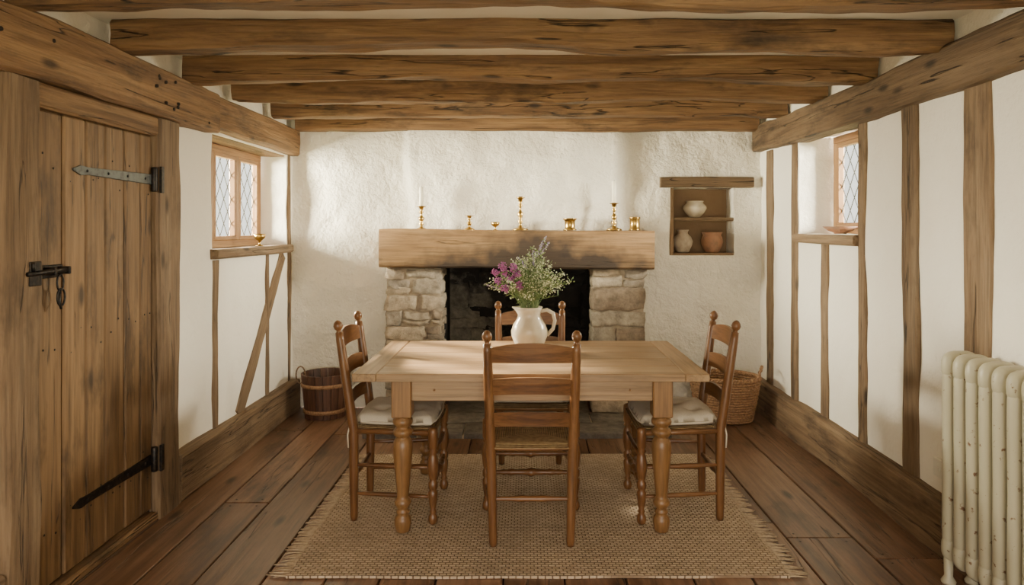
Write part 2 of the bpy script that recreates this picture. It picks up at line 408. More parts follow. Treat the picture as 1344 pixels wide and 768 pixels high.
wall('wall_back', lambda u, v, d: (u, YB+d, v), XL-0.06, XR+0.06, 0, CEIL, [(-0.72, 0.58, 0, 1.2, 0), NICHE+(0.22,)], 0.035, backd, M_whiteb)
wall('wall_rear', lambda u, v, d: (u, YR-d, v), XL-0.06, XR+0.06, 0, CEIL, [(-1.45, 1.45, 0.0, 2.1, 0.2)], 0.3, lambda u, v: 0, M_white)
mb = MB(); g = [(XL-0.3, YR-0.3, CEIL), (XR+0.3, YR-0.3, CEIL), (XR+0.3, YB+0.3, CEIL), (XL-0.3, YB+0.3, CEIL)]
mb.add(g, [(3, 2, 1, 0)], M_ceil); mb.obj('ceiling')

# floor boards
mb = MB()
mb.add([(XL-0.3, YR-0.3, -0.022), (XR+0.3, YR-0.3, -0.022), (XR+0.3, YB+0.6, -0.022), (XL-0.3, YB+0.6, -0.022)], [(0, 1, 2, 3)], M_dark)
x = XL-0.2; random.seed(11)
while x < XR+0.2:
    w = random.uniform(0.22, 0.32); y = YR-0.2-random.uniform(0, 1.2)
    while y < YB+0.1:
        ln = random.uniform(1.3, 2.9); z = random.uniform(-0.003, 0.0)
        mb.box((x+w/2, y+ln/2, z-0.01), (w-0.007, ln-0.006, 0.02), M_floor, 0.0035)
        for ey in (y+0.04, y+ln-0.04):
            for ex in (x+0.05, x+w-0.05):
                mb.lathe([(0.005, z-0.001), (0.005, z+0.0008)], M_iron, Matrix.Translation((ex, ey, 0)), 8)
        y += ln
    x += w
mb.obj('floor')

# ------------------------------------------------------------------ timbers
BZ = 2.22
for (yc, zb, w) in [(2.44, BZ, 0.115), (3.04, BZ-0.004, 0.115), (3.67, BZ, 0.115), (4.28, BZ-0.003, 0.12), (4.93, BZ, 0.12)]:
    h = CEIL+0.01-zb
    timber('ceiling_beam', (-1.812, yc, zb+h/2), (1.862, yc, zb+h/2), w, h, M_beam, 0.024, ch=0.018)
timber('ceiling_beam', (-1.80, YB-0.08, 2.195+0.08), (1.82, YB-0.08, 2.195+0.08), 0.11, 0.16, M_beam, 0.014)
timber('ceiling_beam', (-1.812, 1.8, BZ+0.065), (1.862, 1.8, BZ+0.065), 0.14, 0.13, M_beam, 0.016)
timber('timber_plate', (XL+0.01, YR+0.2, 2.099), (XL+0.01, 3.99, 2.099), 0.165, 0.233, M_beam, 0.016, seed=3)
timber('timber_plate', (XL-0.01, 3.99, 2.115), (XL-0.01, YB-0.0, 2.115), 0.15, 0.20, M_beam, 0.012, seed=8)
timber('timber_plate', (XR, YR+0.2, 2.13), (XR, YB-0.0, 2.13), 0.14, 0.20, M_plate, 0.018, seed=5)
timber('baseboard_left', (XL+0.02, 3.585, 0.115), (XL+0.02, YB-0.02, 0.115), 0.11, 0.24, M_stud, 0.008, seed=12)
timber('baseboard_left', (XL+0.02, YR+0.1, 0.115), (XL+0.02, 2.37, 0.115), 0.11, 0.24, M_stud, 0.008)
timber('baseboard_right', (XR-0.02, YR+0.1, 0.12), (XR-0.02, YB-0.02, 0.12), 0.11, 0.25, M_stud, 0.010, seed=14)
def stud(side, y, w, z0, z1, y1=None, mat=M_stud, prot=0.014, irr=0.010):
    X = (XL+prot-0.03) if side < 0 else (XR-prot+0.03)
    y1 = y if y1 is None else y1
    return timber('timber_stud', (X, y, z0), (X, y1, z1), 0.06, w, mat, irr, up=(0, 1, 0), ch=0.006)
stud(-1, 4.12, 0.06, 0.23, 1.24); stud(-1, 4.95, 0.04, 0.23, 1.24); stud(-1, 5.40, 0.05, 0.23, 2.03)
stud(-1, 4.45, 0.11, 0.22, 1.23, 5.27)
for y, w, z0, z1 in [(2.84, 0.16, 0.24, 2.03), (3.34, 0.125, 0.24, 2.03), (3.82, 0.085, 0.24, 2.03), (4.30, 0.09, 0.24, 1.33), (4.78, 0.095, 0.24, 2.03), (5.26, 0.12, 0.24, 2.03), (1.9, 0.16, 0.24, 2.03)]:
    stud(1, y, w, z0, z1)
timber('window_sill', (XL-0.10, 4.06, 1.275), (XL-0.10, 5.38, 1.275), 0.30, 0.06, M_stud, 0.004)
timber('window_sill', (XR+0.12, 3.85, 1.362), (XR+0.12, 4.73, 1.362), 0.33, 0.06, M_stud, 0.004)
timber('window_lintel', (XL-0.12, 4.08, 2.018), (XL-0.12, 5.37, 2.018), 0.22, 0.05, M_beam, 0.004)
# door posts
timber('door_post', (XL+0.005, 2.462, 0), (XL+0.005, 2.462, 1.975), 0.13, 0.18, M_stud, 0.016, up=(0, 1, 0), seed=21)
timber('door_post', (XL+0.005, 3.478, 0), (XL+0.005, 3.478, 1.975), 0.13, 0.21, M_stud, 0.014, up=(0, 1, 0), seed=23)
timber('door_lintel', (XL+0.01, 2.55, 1.932), (XL+0.01, 3.38, 1.932), 0.10, 0.095, M_beam, 0.003)
timber('door_threshold', (XL+0.01, 2.57, 0.022), (XL+0.01, 3.355, 0.022), 0.12, 0.042, M_beam, 0.002)
mb = MB()
random.seed(4)
for i in range(12):
    y = random.choice([2.35, 2.6, 3.35, 3.5, 3.8])+random.uniform(-0.06, 0.06); z = random.uniform(2.02, 2.18)
    mb.lathe([(0.009, 0), (0.008, 0.012)], M_dark, Matrix.Translation((XL+0.088, y, z)) @ Matrix.Rotation(math.pi/2, 4, 'Y'), 8)
mb.obj('timber_pegs')

# ------------------------------------------------------------------ door
mb = MB(); DX = XL+0.035
ys = [2.562, 2.72, 2.86, 2.995, 3.14, 3.265, 3.368]
for a, b in zip(ys, ys[1:]):
    dxo = random.uniform(-0.003, 0.002)
    mb.box((DX-0.018+dxo, (a+b)/2, 0.967), (0.036, b-a-0.006, 1.83), M_doorz, 0.008)
    for z in (0.29, 1.0, 1.67):
        for k in range(2):
            mb.lathe([(0.005, 0), (0.003, 0.002)], M_iron, Matrix.Translation((DX, a+(b-a)*(0.3+0.4*k)+random.uniform(-.01, .01), z+random.uniform(-.08, .08))) @ Matrix.Rotation(math.pi/2, 4, 'Y'), 8)
mb.box((DX-0.034, 2.965, 0.967), (0.004, 0.80, 1.82), M_dark, 0)
def strap(z, mat, tip):
    V = []; n = 12; y0, y1 = 3.35, tip
    for i in range(n+1):
        t = i/n; w = 0.026*(1-0.45*t)
        if i == n: w = 0.004
        if i == n-1: w = 0.022
        y = y0+(y1-y0)*t
        V += [(DX+0.001, y, z-w), (DX+0.009, y, z-w*0.9), (DX+0.009, y, z+w*0.9), (DX+0.001, y, z+w)]
    F = []
    for i in range(n):
        for k in range(3): F.append((i*4+k, i*4+k+1, i*4+k+5, i*4+k+4))
    F.append((0, 1, 2, 3)); F.append(tuple(n*4+k for k in range(4)))
    mb.add(V, F, mat)
    mb.lathe([(0.013, -0.060), (0.015, -0.055), (0.015, 0.055), (0.013, 0.060)], M_iron, Matrix.Translation((DX+0.016, 3.360, z)), 12)
    mb.box((XL+0.075, 3.383, z), (0.014, 0.026, 0.13), M_iron, 0.003)
    for t in (0.1, 0.35, 0.6, 0.85):
        mb.lathe([(0.007, 0), (0.004, 0.004)], M_iron, Matrix.Translation((DX+0.009, y0+(y1-y0)*t, z)) @ Matrix.Rotation(math.pi/2, 4, 'Y'), 8)
strap(1.67, M_steel, 2.77); strap(0.30, M_iron, 2.77)
BX = XL+0.088; LY = -0.105
mb.box((XL+0.080, 2.605+LY, 1.265), (0.012, 0.06, 0.09), M_iron, 0.003)
mb.tube([(BX, 2.56+LY, 1.265), (BX, 2.66+LY, 1.268), (BX-0.01, 2.79+LY, 1.27)], 0.009, M_iron)
mb.box((DX+0.007, 2.745+LY, 1.265), (0.014, 0.12, 0.05), M_iron, 0.003)
for y in (2.70, 2.78):
    mb.box((DX+0.03, y+LY, 1.268), (0.06, 0.012, 0.03), M_iron, 0.003)
mb.tube([(BX, 2.59+LY, 1.27), (BX+0.005, 2.58+LY, 1.305)], 0.006, M_iron)
def ring(c, r, z=1.0):
    return [(c[0], c[1]+r*math.cos(a), c[2]+z*r*math.sin(a)) for a in [2*math.pi*i/20 for i in range(20)]]
mb.tube(ring((BX-0.01, 2.745+LY, 1.222), 0.018, z=1.7), 0.004, M_iron, closed=True)
mb.tube(ring((BX-0.01, 2.750+LY, 1.165), 0.022, z=1.5), 0.004, M_iron, closed=True)
mb.tube([(BX-0.01, 2.745+LY, 1.195), (BX-0.01, 2.74+LY, 1.15), (BX-0.006, 2.745+LY, 1.12)], 0.005, M_iron)
mb.obj('door_1', (DX, 3.0, 0.0))

# ------------------------------------------------------------------ windows
def window(name, X, sgn, y0, y1, z0, z1, lights, parent=None):
    mb = MB(); fw = 0.05; t = 0.055
    mb.box((X, (y0+y1)/2, z1-fw/2), (t, y1-y0, fw), M_winy, 0.004); mb.box((X, (y0+y1)/2, z0+fw/2), (t, y1-y0, fw), M_winy, 0.004)
    n = lights; pw = (y1-y0-fw*(n+1))/n
    for i in range(n+1):
        mb.box((X, y0+fw/2+i*(pw+fw), (z0+z1)/2), (t-0.002, fw, z1-z0-fw*2+0.004), M_winz, 0.004)
    for i in range(n):
        a = y0+fw+i*(pw+fw); b = a+pw; c, d = z0+fw, z1-fw; cf = 0.028; xi = X-sgn*0.008
        mb.box((xi, (a+b)/2, c+cf/2), (0.04, pw, cf), M_winy, 0.003); mb.box((xi, (a+b)/2, d-cf/2), (0.04, pw, cf), M_winy, 0.003)
        mb.box((xi, a+cf/2, (c+d)/2), (0.04, cf, d-c-2*cf), M_winz, 0.003); mb.box((xi, b-cf/2, (c+d)/2), (0.04, cf, d-c-2*cf), M_winz, 0.003)
        a += cf; b -= cf; c += cf; d -= cf
        mb.add([(X, a, c), (X, b, c), (X, b, d), (X, a, d)], [(0, 1, 2, 3)], M_glass)
        dw, dh = (b-a)/2.5, (b-a)/2.5*1.45; sl = dh/dw
        for sg in (1, -1):
            for k in range(-20, 21):
                f = lambda y: c+sg*sl*(y-a)+k*dh
                ya, yb = a, b; za, zb = f(ya), f(yb); dz = zb-za
                t0, t1 = sorted(((c-za)/dz, (d-za)/dz)); lo = max(0, t0); hi = min(1, t1)
                if hi-lo < 0.03: continue
                p = (X, ya+(yb-ya)*lo, za+dz*lo); q = (X, ya+(yb-ya)*hi, za+dz*hi)
                mb.tube([p, q], 0.0032, M_lead, 4, smooth=False)
    return mb.obj(name, (X, (y0+y1)/2, (z0+z1)/2))
window('window_1', XL-0.225, -1, 4.10, 5.355, 1.30, 1.995, 3)
window('window_2', XR+0.255, 1, 3.875, 4.70, 1.39, 2.055, 2)

# ------------------------------------------------------------------ fireplace
def rstone(mb, c, size, mat, seed, rnd=0.16, amp=0.012, rot=0.0):
    bm = bmesh.new(); bmesh.ops.create_cube(bm, size=2.0); bmesh.ops.subdivide_edges(bm, edges=bm.edges[:], cuts=5, use_grid_fill=True)
    R = Matrix.Rotation(rot, 4, 'Y')
    for v in bm.verts:
        p = v.co.copy(); q = p.normalized()*1.25
        p = p.lerp(q, rnd)
        w = Vector((p.x*size[0]/2, p.y*size[1]/2, p.z*size[2]/2))
        d = Vector((nz(w*9, 1, seed), nz(w*9, 1, seed+7), nz(w*9, 1, seed+13)))*amp+Vector((nz(w*30, 1, seed), nz(w*30, 1, seed+3), nz(w*30, 1, seed+5)))*amp*0.4
        v.co = R @ (w+d)+Vector(c)
    mb.bm(bm, mat, True)
def stonework(name, x0, x1, z0, z1, yf, dep, mat, mort, hmin=0.085, hmax=0.155, wmin=0.12, wmax=0.27, seed=1, amp=0.012, gap=0.008, split=0.0, off=0.012):
    random.seed(seed); mb = MB(); 
    mb.box(((x0+x1)/2, yf+dep/2+off, (z0+z1)/2), (x1-x0-0.03, dep-0.02, z1-z0), mort, 0)
    z = z0
    while z < z1-0.01:
        h = random.uniform(hmin, hmax)
        if z1-(z+h) < hmin*0.7: h = z1-z
        x = x0
        while x < x1-0.01:
            w = random.uniform(wmin, wmax)
            if x1-(x+w) < wmin*0.7: w = x1-x
            dd = dep+random.uniform(-0.015, 0.02)
            if random.random() < split and h > 0.10:
                k = random.uniform(0.4, 0.6)
                rstone(mb, (x+w/2, yf+dep/2, z+h*k/2), (w-gap, dd, h*k-gap), mat, random.random()*99, 0.16, amp, random.uniform(-.04, .04))
                rstone(mb, (x+w/2, yf+dep/2, z+h*(1+k)/2), (w-gap, dd, h*(1-k)-gap), mat, random.random()*99, 0.16, amp, random.uniform(-.04, .04))
            else:
                rstone(mb, (x+w/2, yf+dep/2, z+h/2), (w-gap, dd, h-gap), mat, random.random()*99, 0.14, amp, random.uniform(-.03, .03))
            x += w
        z += h
    return mb.obj(name)
stonework('fireplace_pier', -1.075, -0.635, 0.0, 1.125, 5.22, 0.25, M_stone, M_mortar, seed=15, amp=0.026, wmin=0.12, wmax=0.34, hmin=0.08, hmax=0.20, split=0.3, off=0.010)
stonework('fireplace_pier', 0.50, 0.915, 0.0, 1.125, 5.22, 0.25, M_stone, M_mortar, seed=6, wmin=0.16, wmax=0.42, hmin=0.10, hmax=0.22, amp=0.022, split=0.25, off=0.010)
stonework('firebox_back', -0.74, 0.60, 0.0, 1.26, 6.0, 0.14, M_soot, M_sootm, 0.08, 0.22, 0.14, 0.40, seed=8, amp=0.030, gap=-0.004, split=0.3, off=0.0)
mb = MB()
for X in (-0.76, 0.63):
    mb.box((X, 5.735, 0.63), (0.20, 0.49, 1.26), M_sootm, 0)
mb.box((-0.065, 5.735, 1.225), (1.60, 0.49, 0.07), M_sootm, 0)
mb.obj('firebox_sides')
o = timber('mantel_beam', (-1.10, 5.32, 1.272), (0.965, 5.32, 1.272), 0.38, 0.285, M_mantel, 0.012, ch=0.014, seed=77)
# hearth
random.seed(9); mb = MB()
y = 4.66
for r, dy in enumerate([0.28, 0.27]):
    x = -1.12
    while x < 0.98:
        w = random.uniform(0.28, 0.5)
        if 1.0-(x+w) < 0.2: w = 1.0-x
        rstone(mb, (x+w/2, y+dy/2, 0.008), (w-0.012, dy-0.012, 0.055), M_flag, random.random()*99, 0.04, 0.005)
        x += w
    y += dy
mb.box((-0.06, 4.93, 0.004), (2.08, 0.52, 0.03), M_mortar, 0)
mb.box((-0.065, 5.575, 0.01), (1.10, 0.76, 0.035), M_flag, 0)
mb.obj('hearth')

# ------------------------------------------------------------------ niche
mb = MB(); x0, x1, z0, z1 = NICHE
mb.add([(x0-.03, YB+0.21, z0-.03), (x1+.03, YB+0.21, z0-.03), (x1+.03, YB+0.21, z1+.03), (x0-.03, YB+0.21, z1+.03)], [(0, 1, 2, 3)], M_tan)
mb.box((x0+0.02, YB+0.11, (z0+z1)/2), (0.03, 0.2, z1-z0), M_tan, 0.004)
mb.obj('niche_lining')
timber('niche_shelf', (x0+0.037, YB+0.10, 1.505), (x1+0.0, YB+0.10, 1.505), 0.19, 0.028, M_stud, 0.002)
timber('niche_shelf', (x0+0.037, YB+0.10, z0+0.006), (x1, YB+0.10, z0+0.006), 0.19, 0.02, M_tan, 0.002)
timber('niche_lintel', (1.065, YB+0.03, 1.795), (1.80, YB+0.03, 1.795), 0.22, 0.085, M_plate, 0.008)
def pot(name, loc, prof, mat, handle=None, segs=28):
    mb = MB(); mb.lathe(prof, mat, None, segs, caps=False)
    if handle: mb.tube(handle, 0.007, mat, 8)
    o = mb.obj(name, loc, local=True); return o
P1 = [(0.0, 0.002), (0.04, 0.0), (0.045, 0.004), (0.075, 0.035), (0.095, 0.07), (0.092, 0.09), (0.07, 0.112), (0.066, 0.12), (0.074, 0.132), (0.068, 0.132), (0.060, 0.118), (0.07, 0.10), (0.08, 0.07), (0.05, 0.02), (0, 0.012)]
pot('ceramic_bowl', (1.375, YB+0.10, 1.521), P1, M_jug)
P2 = [(0.0, 0.001), (0.04, 0.0), (0.05, 0.01), (0.075, 0.06), (0.08, 0.09), (0.065, 0.13), (0.042, 0.15), (0.038, 0.165), (0.05, 0.185), (0.044, 0.185), (0.033, 0.165), (0.04, 0.145), (0.06, 0.12), (0.06, 0.06), (0, 0.02)]
pot('ceramic_jug', (1.278, YB+0.10, 1.235), P2, M_clay)
P3 = [(0.0, 0.001), (0.05, 0.0), (0.058, 0.01), (0.08, 0.05), (0.088, 0.09), (0.08, 0.125), (0.07, 0.14), (0.085, 0.165), (0.078, 0.165), (0.064, 0.14), (0.072, 0.12), (0.075, 0.06), (0, 0.02)]
pot('ceramic_pot', (1.515, YB+0.10, 1.235), P3, M_terr)
BW = [(0.0, 0.002), (0.035, 0.0), (0.036, 0.008), (0.07, 0.022), (0.105, 0.048), (0.10, 0.049), (0.065, 0.028), (0, 0.014)]
pot('terracotta_bowl', (XR+0.08, 4.27, 1.394), BW, M_terr)
GB = [(0.0, 0.0), (0.028, 0.0), (0.026, 0.005), (0.007, 0.012), (0.006, 0.03), (0.012, 0.036), (0.035, 0.055), (0.042, 0.085), (0.038, 0.086), (0.03, 0.058), (0, 0.045)]
pot('brass_goblet', (XL+0.0, 4.82, 1.307), GB, M_brass)

# ------------------------------------------------------------------ mantel brass
MZ = 1.416; MYc = 5.27
def px(x, y=MYc): return (x-690)*y/900
def candlestick(name, x, h, base=0.05, candle=0):
    mb = MB(); s = base/0.05
    pr = [(0, 0), (0.05*s, 0), (0.052*s, 0.006), (0.04*s, 0.014), (0.018*s, 0.022), (0.012*s, 0.03)]
    for t, r in [(0.2, 0.010), (0.26, 0.022), (0.32, 0.011), (0.42, 0.018), (0.5, 0.024), (0.57, 0.011), (0.68, 0.009), (0.74, 0.020), (0.79, 0.010), (0.86, 0.016), (0.93, 0.019), (0.95, 0.034), (0.975, 0.036), (0.98, 0.017), (1.0, 0.016)]:
        if h*t > 0.032: pr.append((r*min(1.0, s+0.1), h*t))
    pr.append((0, h))
    mb.lathe(pr, M_brass, None, 24)
    if candle: 
        mb.lathe([(0, h-0.01), (0.017, h-0.01), (0.015, h+candle), (0.008, h+candle+0.004), (0, h+candle+0.002)], M_candle, None, 14)
        mb.tube([(0, 0, h+candle), (0.001, 0, h+candle+0.012)], 0.0015, M_dark, 5)
    return mb.obj(name, (px(x), MYc, MZ), local=True)
candlestick('brass_candlestick', 553, 0.19, 0.046, 0.14)
candlestick('brass_candlestick', 616, 0.115, 0.042)
candlestick('brass_candlestick', 683, 0.26, 0.062)
candlestick('brass_candlestick', 806, 0.215, 0.06, 0.16)
GB2 = [(r*0.85, z*0.75) for r, z in GB]
pot('brass_goblet', (px(650), MYc, MZ), GB2, M_brass)
TR = [(0, 0), (0.05, 0), (0.052, 0.006), (0.042, 0.012), (0.038, 0.02), (0.040, 0.07), (0.046, 0.078), (0.055, 0.085), (0.055, 0.092), (0.02, 0.094), (0.0, 0.094)]
pot('brass_chamberstick', (px(748), MYc, MZ), TR, M_brass)
CP = [(0, 0), (0.042, 0), (0.044, 0.005), (0.038, 0.012), (0.038, 0.085), (0.043, 0.092), (0.043, 0.102), (0.038, 0.102), (0.033, 0.09), (0.033, 0.01), (0, 0.01)]
pot('brass_cup', (px(833), MYc, MZ), CP, M_brass)

# ------------------------------------------------------------------ table
mb = MB(); TX0, TX1, TY0, TY1, TZ = -0.795, 0.84, 3.13, 4.06, 0.765
nb = 5; bw = (TY1-TY0)/nb; be = 0.11
for i in range(nb):
    mb.box(((TX0+TX1)/2, TY0+bw*(i+0.5), TZ-0.018), (TX1-TX0-2*be-0.001, bw-0.0012, 0.036), M_tabx, 0.0022)
for X in (TX0+be/2, TX1-be/2):
    mb.box((X, (TY0+TY1)/2, TZ-0.018), (be-0.001, TY1-TY0, 0.0362), M_taby, 0.003)
lx0, lx1, ly0, ly1 = -0.575, 0.635, 3.21, 3.97
AZ = TZ-0.036-0.05
mb.box(((lx0+lx1)/2, ly0-0.012, AZ), (lx1-lx0-0.09, 0.024, 0.10), M_tabx, 0.002)
mb.box(((lx0+lx1)/2, ly1+0.012, AZ), (lx1-lx0-0.09, 0.024, 0.10), M_tabx, 0.002)
mb.box((lx0-0.012, (ly0+ly1)/2, AZ), (0.024, ly1-ly0-0.09, 0.10), M_taby, 0.002)
mb.box((lx1+0.012, (ly0+ly1)/2, AZ), (0.024, ly1-ly0-0.09, 0.10), M_taby, 0.002)
LEG = [(0.026, 0.0), (0.033, 0.004), (0.036, 0.02), (0.040, 0.05), (0.036, 0.07), (0.026, 0.082), (0.031, 0.09), (0.031, 0.098), (0.024, 0.104), (0.026, 0.112), (0.038, 0.128), (0.040, 0.142), (0.030, 0.155), (0.026, 0.162), (0.028, 0.175),
       (0.034, 0.24), (0.041, 0.32), (0.046, 0.39), (0.044, 0.42), (0.034, 0.437), (0.030, 0.443), (0.040, 0.450), (0.046, 0.462), (0.046, 0.472), (0.038, 0.482), (0.032, 0.486), (0.032, 0.493), (0.044, 0.503), (0.048, 0.515), (0.044, 0.528), (0.036, 0.535), (0.036, 0.545)]
LZ = 0.0135
for X in (lx0, lx1):
    for Y in (ly0, ly1):
        mb.lathe(LEG, M_tabz, Matrix.Translation((X, Y, LZ)), 24)
        mb.box((X, Y, (0.54+LZ+TZ-0.036)/2), (0.092, 0.092, TZ-0.036-0.54-LZ), M_tabz, 0.005)
for X in (lx0+0.15, 0.03, lx1-0.15):
    mb.lathe([(0.006, 0), (0.004, 0.003)], M_tabz, Matrix.Translation((X, ly0-0.024, AZ)) @ Matrix.Rotation(math.pi/2, 4, 'X'), 10)
table = mb.obj('dining_table', (0.02, 3.6, 0.0))

# ------------------------------------------------------------------ chairs
def build_chair(cushion):
    mb = MB()
    yb, yt = -0.20, -0.265
    def postx(z): return 0.172+0.026*z
    def posty(z): return yb if z < 0.44 else yb-(z-0.44)/0.53*0.075
    for sx in (-1, 1):
        zs = [0.0, 0.02, 0.15, 0.30, 0.44, 0.60, 0.75, 0.88, 0.915]
        rs = [0.017, 0.019, 0.021, 0.023, 0.024, 0.023, 0.022, 0.020, 0.018]
        mb.tube([(sx*postx(z), posty(z), z) for z in zs], rs, M_chz, 12)
        T = Matrix.Translation((sx*postx(0.915), posty(0.915), 0.912)) @ Matrix.Rotation(0.14, 4, 'X')
        mb.lathe([(0.018, 0), (0.012, 0.006), (0.011, 0.012), (0.019, 0.020), (0.023, 0.034), (0.019, 0.048), (0.010, 0.058), (0.0, 0.062)], M_chz, T, 14)
        FL = [(0.013, 0), (0.020, 0.006), (0.024, 0.022), (0.021, 0.04), (0.013, 0.052), (0.018, 0.062), (0.013, 0.072), (0.019, 0.10), (0.023, 0.135), (0.023, 0.155), (0.016, 0.165), (0.023, 0.175), (0.023, 0.20), (0.015, 0.21),
              (0.021, 0.225), (0.026, 0.26), (0.027, 0.29), (0.022, 0.325), (0.015, 0.34), (0.022, 0.35), (0.016, 0.36), (0.023, 0.37), (0.024, 0.44), (0.022, 0.458), (0.012, 0.464), (0, 0.465)]
        mb.lathe(FL, M_chz, Matrix.Translation((sx*0.222, 0.19, 0)), 16)
        for z in (0.13, 0.27):
            a = Vector((sx*postx(z), yb, z)); b = Vector((sx*0.222, 0.19, z)); pts = [a.lerp(b, t/6) for t in range(7)]
            mb.tube(pts, [0.008, 0.010, 0.012, 0.013, 0.012, 0.010, 0.008], M_chy, 8)
        a = Vector((sx*postx(0.43), yb, 0.435)); b = Vector((sx*0.222, 0.19, 0.435)); mb.tube([a, b], 0.014, M_chy, 8)
    z = 0.19
    pts = []; rr = []
    for i in range(33):
        t = i/32; pts.append((-0.222+0.444*t, 0.19, z)); u = abs(t-0.5)*2
        rr.append(0.009+0.006*(1-u)+0.008*math.exp(-((u-0.0)/0.08)**2)+0.005*math.exp(-((u-0.45)/0.06)**2)+0.004*math.exp(-((u-0.62)/0.04)**2))
    mb.tube(pts, rr, M_chx, 10)
    mb.tube([(-0.222, 0.19, 0.31), (0.222, 0.19, 0.31)], 0.010, M_chx, 8)
    mb.tube([(-0.222, 0.19, 0.435), (0.222, 0.19, 0.435)], 0.014, M_chx, 8)
    for z in (0.21, 0.435):
        pts = []; rr = []
        for i in range(17):
            t = i/16; u = abs(t-0.5)*2; pts.append((-postx(z)*(1-2*t), yb, z)); rr.append(0.009+0.005*(1-u)+(0.005*math.exp(-((u-0.3)/0.07)**2) if z < 0.4 else 0))
        mb.tube(pts, rr, M_chx, 10)
    for z0, z1, arch in [(0.535, 0.605, 0.008), (0.68, 0.76, 0.014), (0.828, 0.908, 0.026)]:
        n = 20; V = []; F = []
        w = postx((z0+z1)/2)-0.006
        for i in range(n+1):
            t = i/n*2-1; x = w*t; bow = -0.022*(1-t*t)
            za = z0+0.010*(1-t*t)*(1 if arch < 0.02 else 0.3)
            zb = z1-arch*0.6+arch*(1-abs(t)**2.2)-(0.012 if abs(t) > 0.93 else 0)
            yy = posty(za)+bow; y2 = posty(zb)+bow
            V += [(x, yy-0.007, za), (x, yy+0.007, za), (x, y2+0.007, zb), (x, y2-0.007, zb)]
        for i in range(n):
            for k in range(4): F.append((i*4+k, i*4+(k+1) % 4, i*4+4+(k+1) % 4, i*4+4+k))
        F += [(0, 1, 2, 3), (n*4+3, n*4+2, n*4+1, n*4)]
        mb.add(V, F, M_chx)
    n = 20; V = []; F = []
    for side in (1, -1):
        for j in range(n+1):
            for i in range(n+1):
                u, v = i/n*2-1, j/n*2-1
                hw = 0.19+(0.236-0.19)*(v+1)/2
                e = max(abs(u), abs(v)); th = 0.022*math.sqrt(max(0, 1-e**6))
                dip = 0.008*(1-u*u)*(1-v*v)
                X = u*hw; Y = -0.005+v*0.212
                if abs(u) > 0.93 and abs(v) > 0.9: X *= 0.97
                V.append((X, Y, 0.440+side*th-(dip if side > 0 else 0)))
    m = (n+1)**2
    for j in range(n):
        for i in range(n):
            a = j*(n+1)+i; F.append((a, a+1, a+n+2, a+n+1)); F.append((m+a, m+a+n+1, m+a+n+2, m+a+1))
    for i in range(n):
        for (a, b) in ((i, i+1), (n*(n+1)+i, n*(n+1)+i+1), (i*(n+1), (i+1)*(n+1)), (i*(n+1)+n, (i+1)*(n+1)+n)):
            F.append((a, b, m+b, m+a))
    mb.add(V, F, M_rush, True)
    if cushion:
        n = 32; V = []; F = []
        tufts = [(-0.09, -0.08), (0.09, -0.08), (-0.09, 0.09), (0.09, 0.09), (0, 0.0)]
        for side in (1, -1):
            for j in range(n+1):
                for i in range(n+1):
                    u, v = i/n*2-1, j/n*2-1
                    uu = u*math.sqrt(max(0, 1-0.16*v*v*v*v)); vv = v*math.sqrt(max(0, 1-0.16*u*u*u*u))
                    hw = 0.185+(0.235-0.185)*(vv+1)/2
                    X = uu*hw; Y = 0.0+vv*0.20
                    e = max(abs(u), abs(v)); th = 0.046*max(0, 1-e**4)**0.5
                    if side > 0:
                        for tx, ty in tufts: th -= 0.022*math.exp(-((X-tx)**2+(Y-ty)**2)/0.0011)
                        th += 0.003*nz((X*25, Y*25, 1))
                    if side < 0: th = min(th, 0.016)
                    V.append((X, Y, 0.482+side*th-0.006*(e > 0.95)))
        m = (n+1)**2
        for j in range(n):
            for i in range(n):
                a = j*(n+1)+i; F.append((a, a+1, a+n+2, a+n+1)); F.append((m+a, m+a+n+1, m+a+n+2, m+a+1))
        for i in range(n):
            for (a, b) in ((i, i+1), (n*(n+1)+i, n*(n+1)+i+1), (i*(n+1), (i+1)*(n+1)), (i*(n+1)+n, (i+1)*(n+1)+n)):
                F.append((a, b, m+b, m+a))
        mb.add(V, F, M_cush, True)
        per = []
        for k in range(80):
            a = 2*math.pi*k/80; c, s_ = math.cos(a), math.sin(a); q = (abs(c)**7+abs(s_)**7)**(-1/7)
            u, v = c*q, s_*q
            uu = u*math.sqrt(max(0, 1-0.16*v**4)); vv = v*math.sqrt(max(0, 1-0.16*u**4))
            hw = 0.185+0.05*(vv+1)/2; per.append((uu*hw*1.005, vv*0.201, 0.478))
        mb.tube(per, 0.006, M_cush, 6, closed=True)
        for tx, ty in tufts: mb.blob((tx, ty, 0.505), (0.008, 0.008, 0.004), M_cush, 1)
        for sx in (-1, 1):
            mb.tube([(sx*0.17, -0.19, 0.478), (sx*0.196, -0.215, 0.47), (sx*0.20, -0.225, 0.42), (sx*0.205, -0.22, 0.36)], 0.004, M_cush, 6)
    return mb
ZR = 0.0135
for cush, loc, rz in [(False, (0.027, 3.262, ZR), 0.0), (True, (-0.635, 3.51, ZR), -math.pi/2), (True, (0.745, 3.51, ZR), math.pi/2), (True, (0.027, 3.93, ZR), math.pi)]:
    build_chair(cush).obj('dining_chair', loc, (0, 0, rz), local=True)

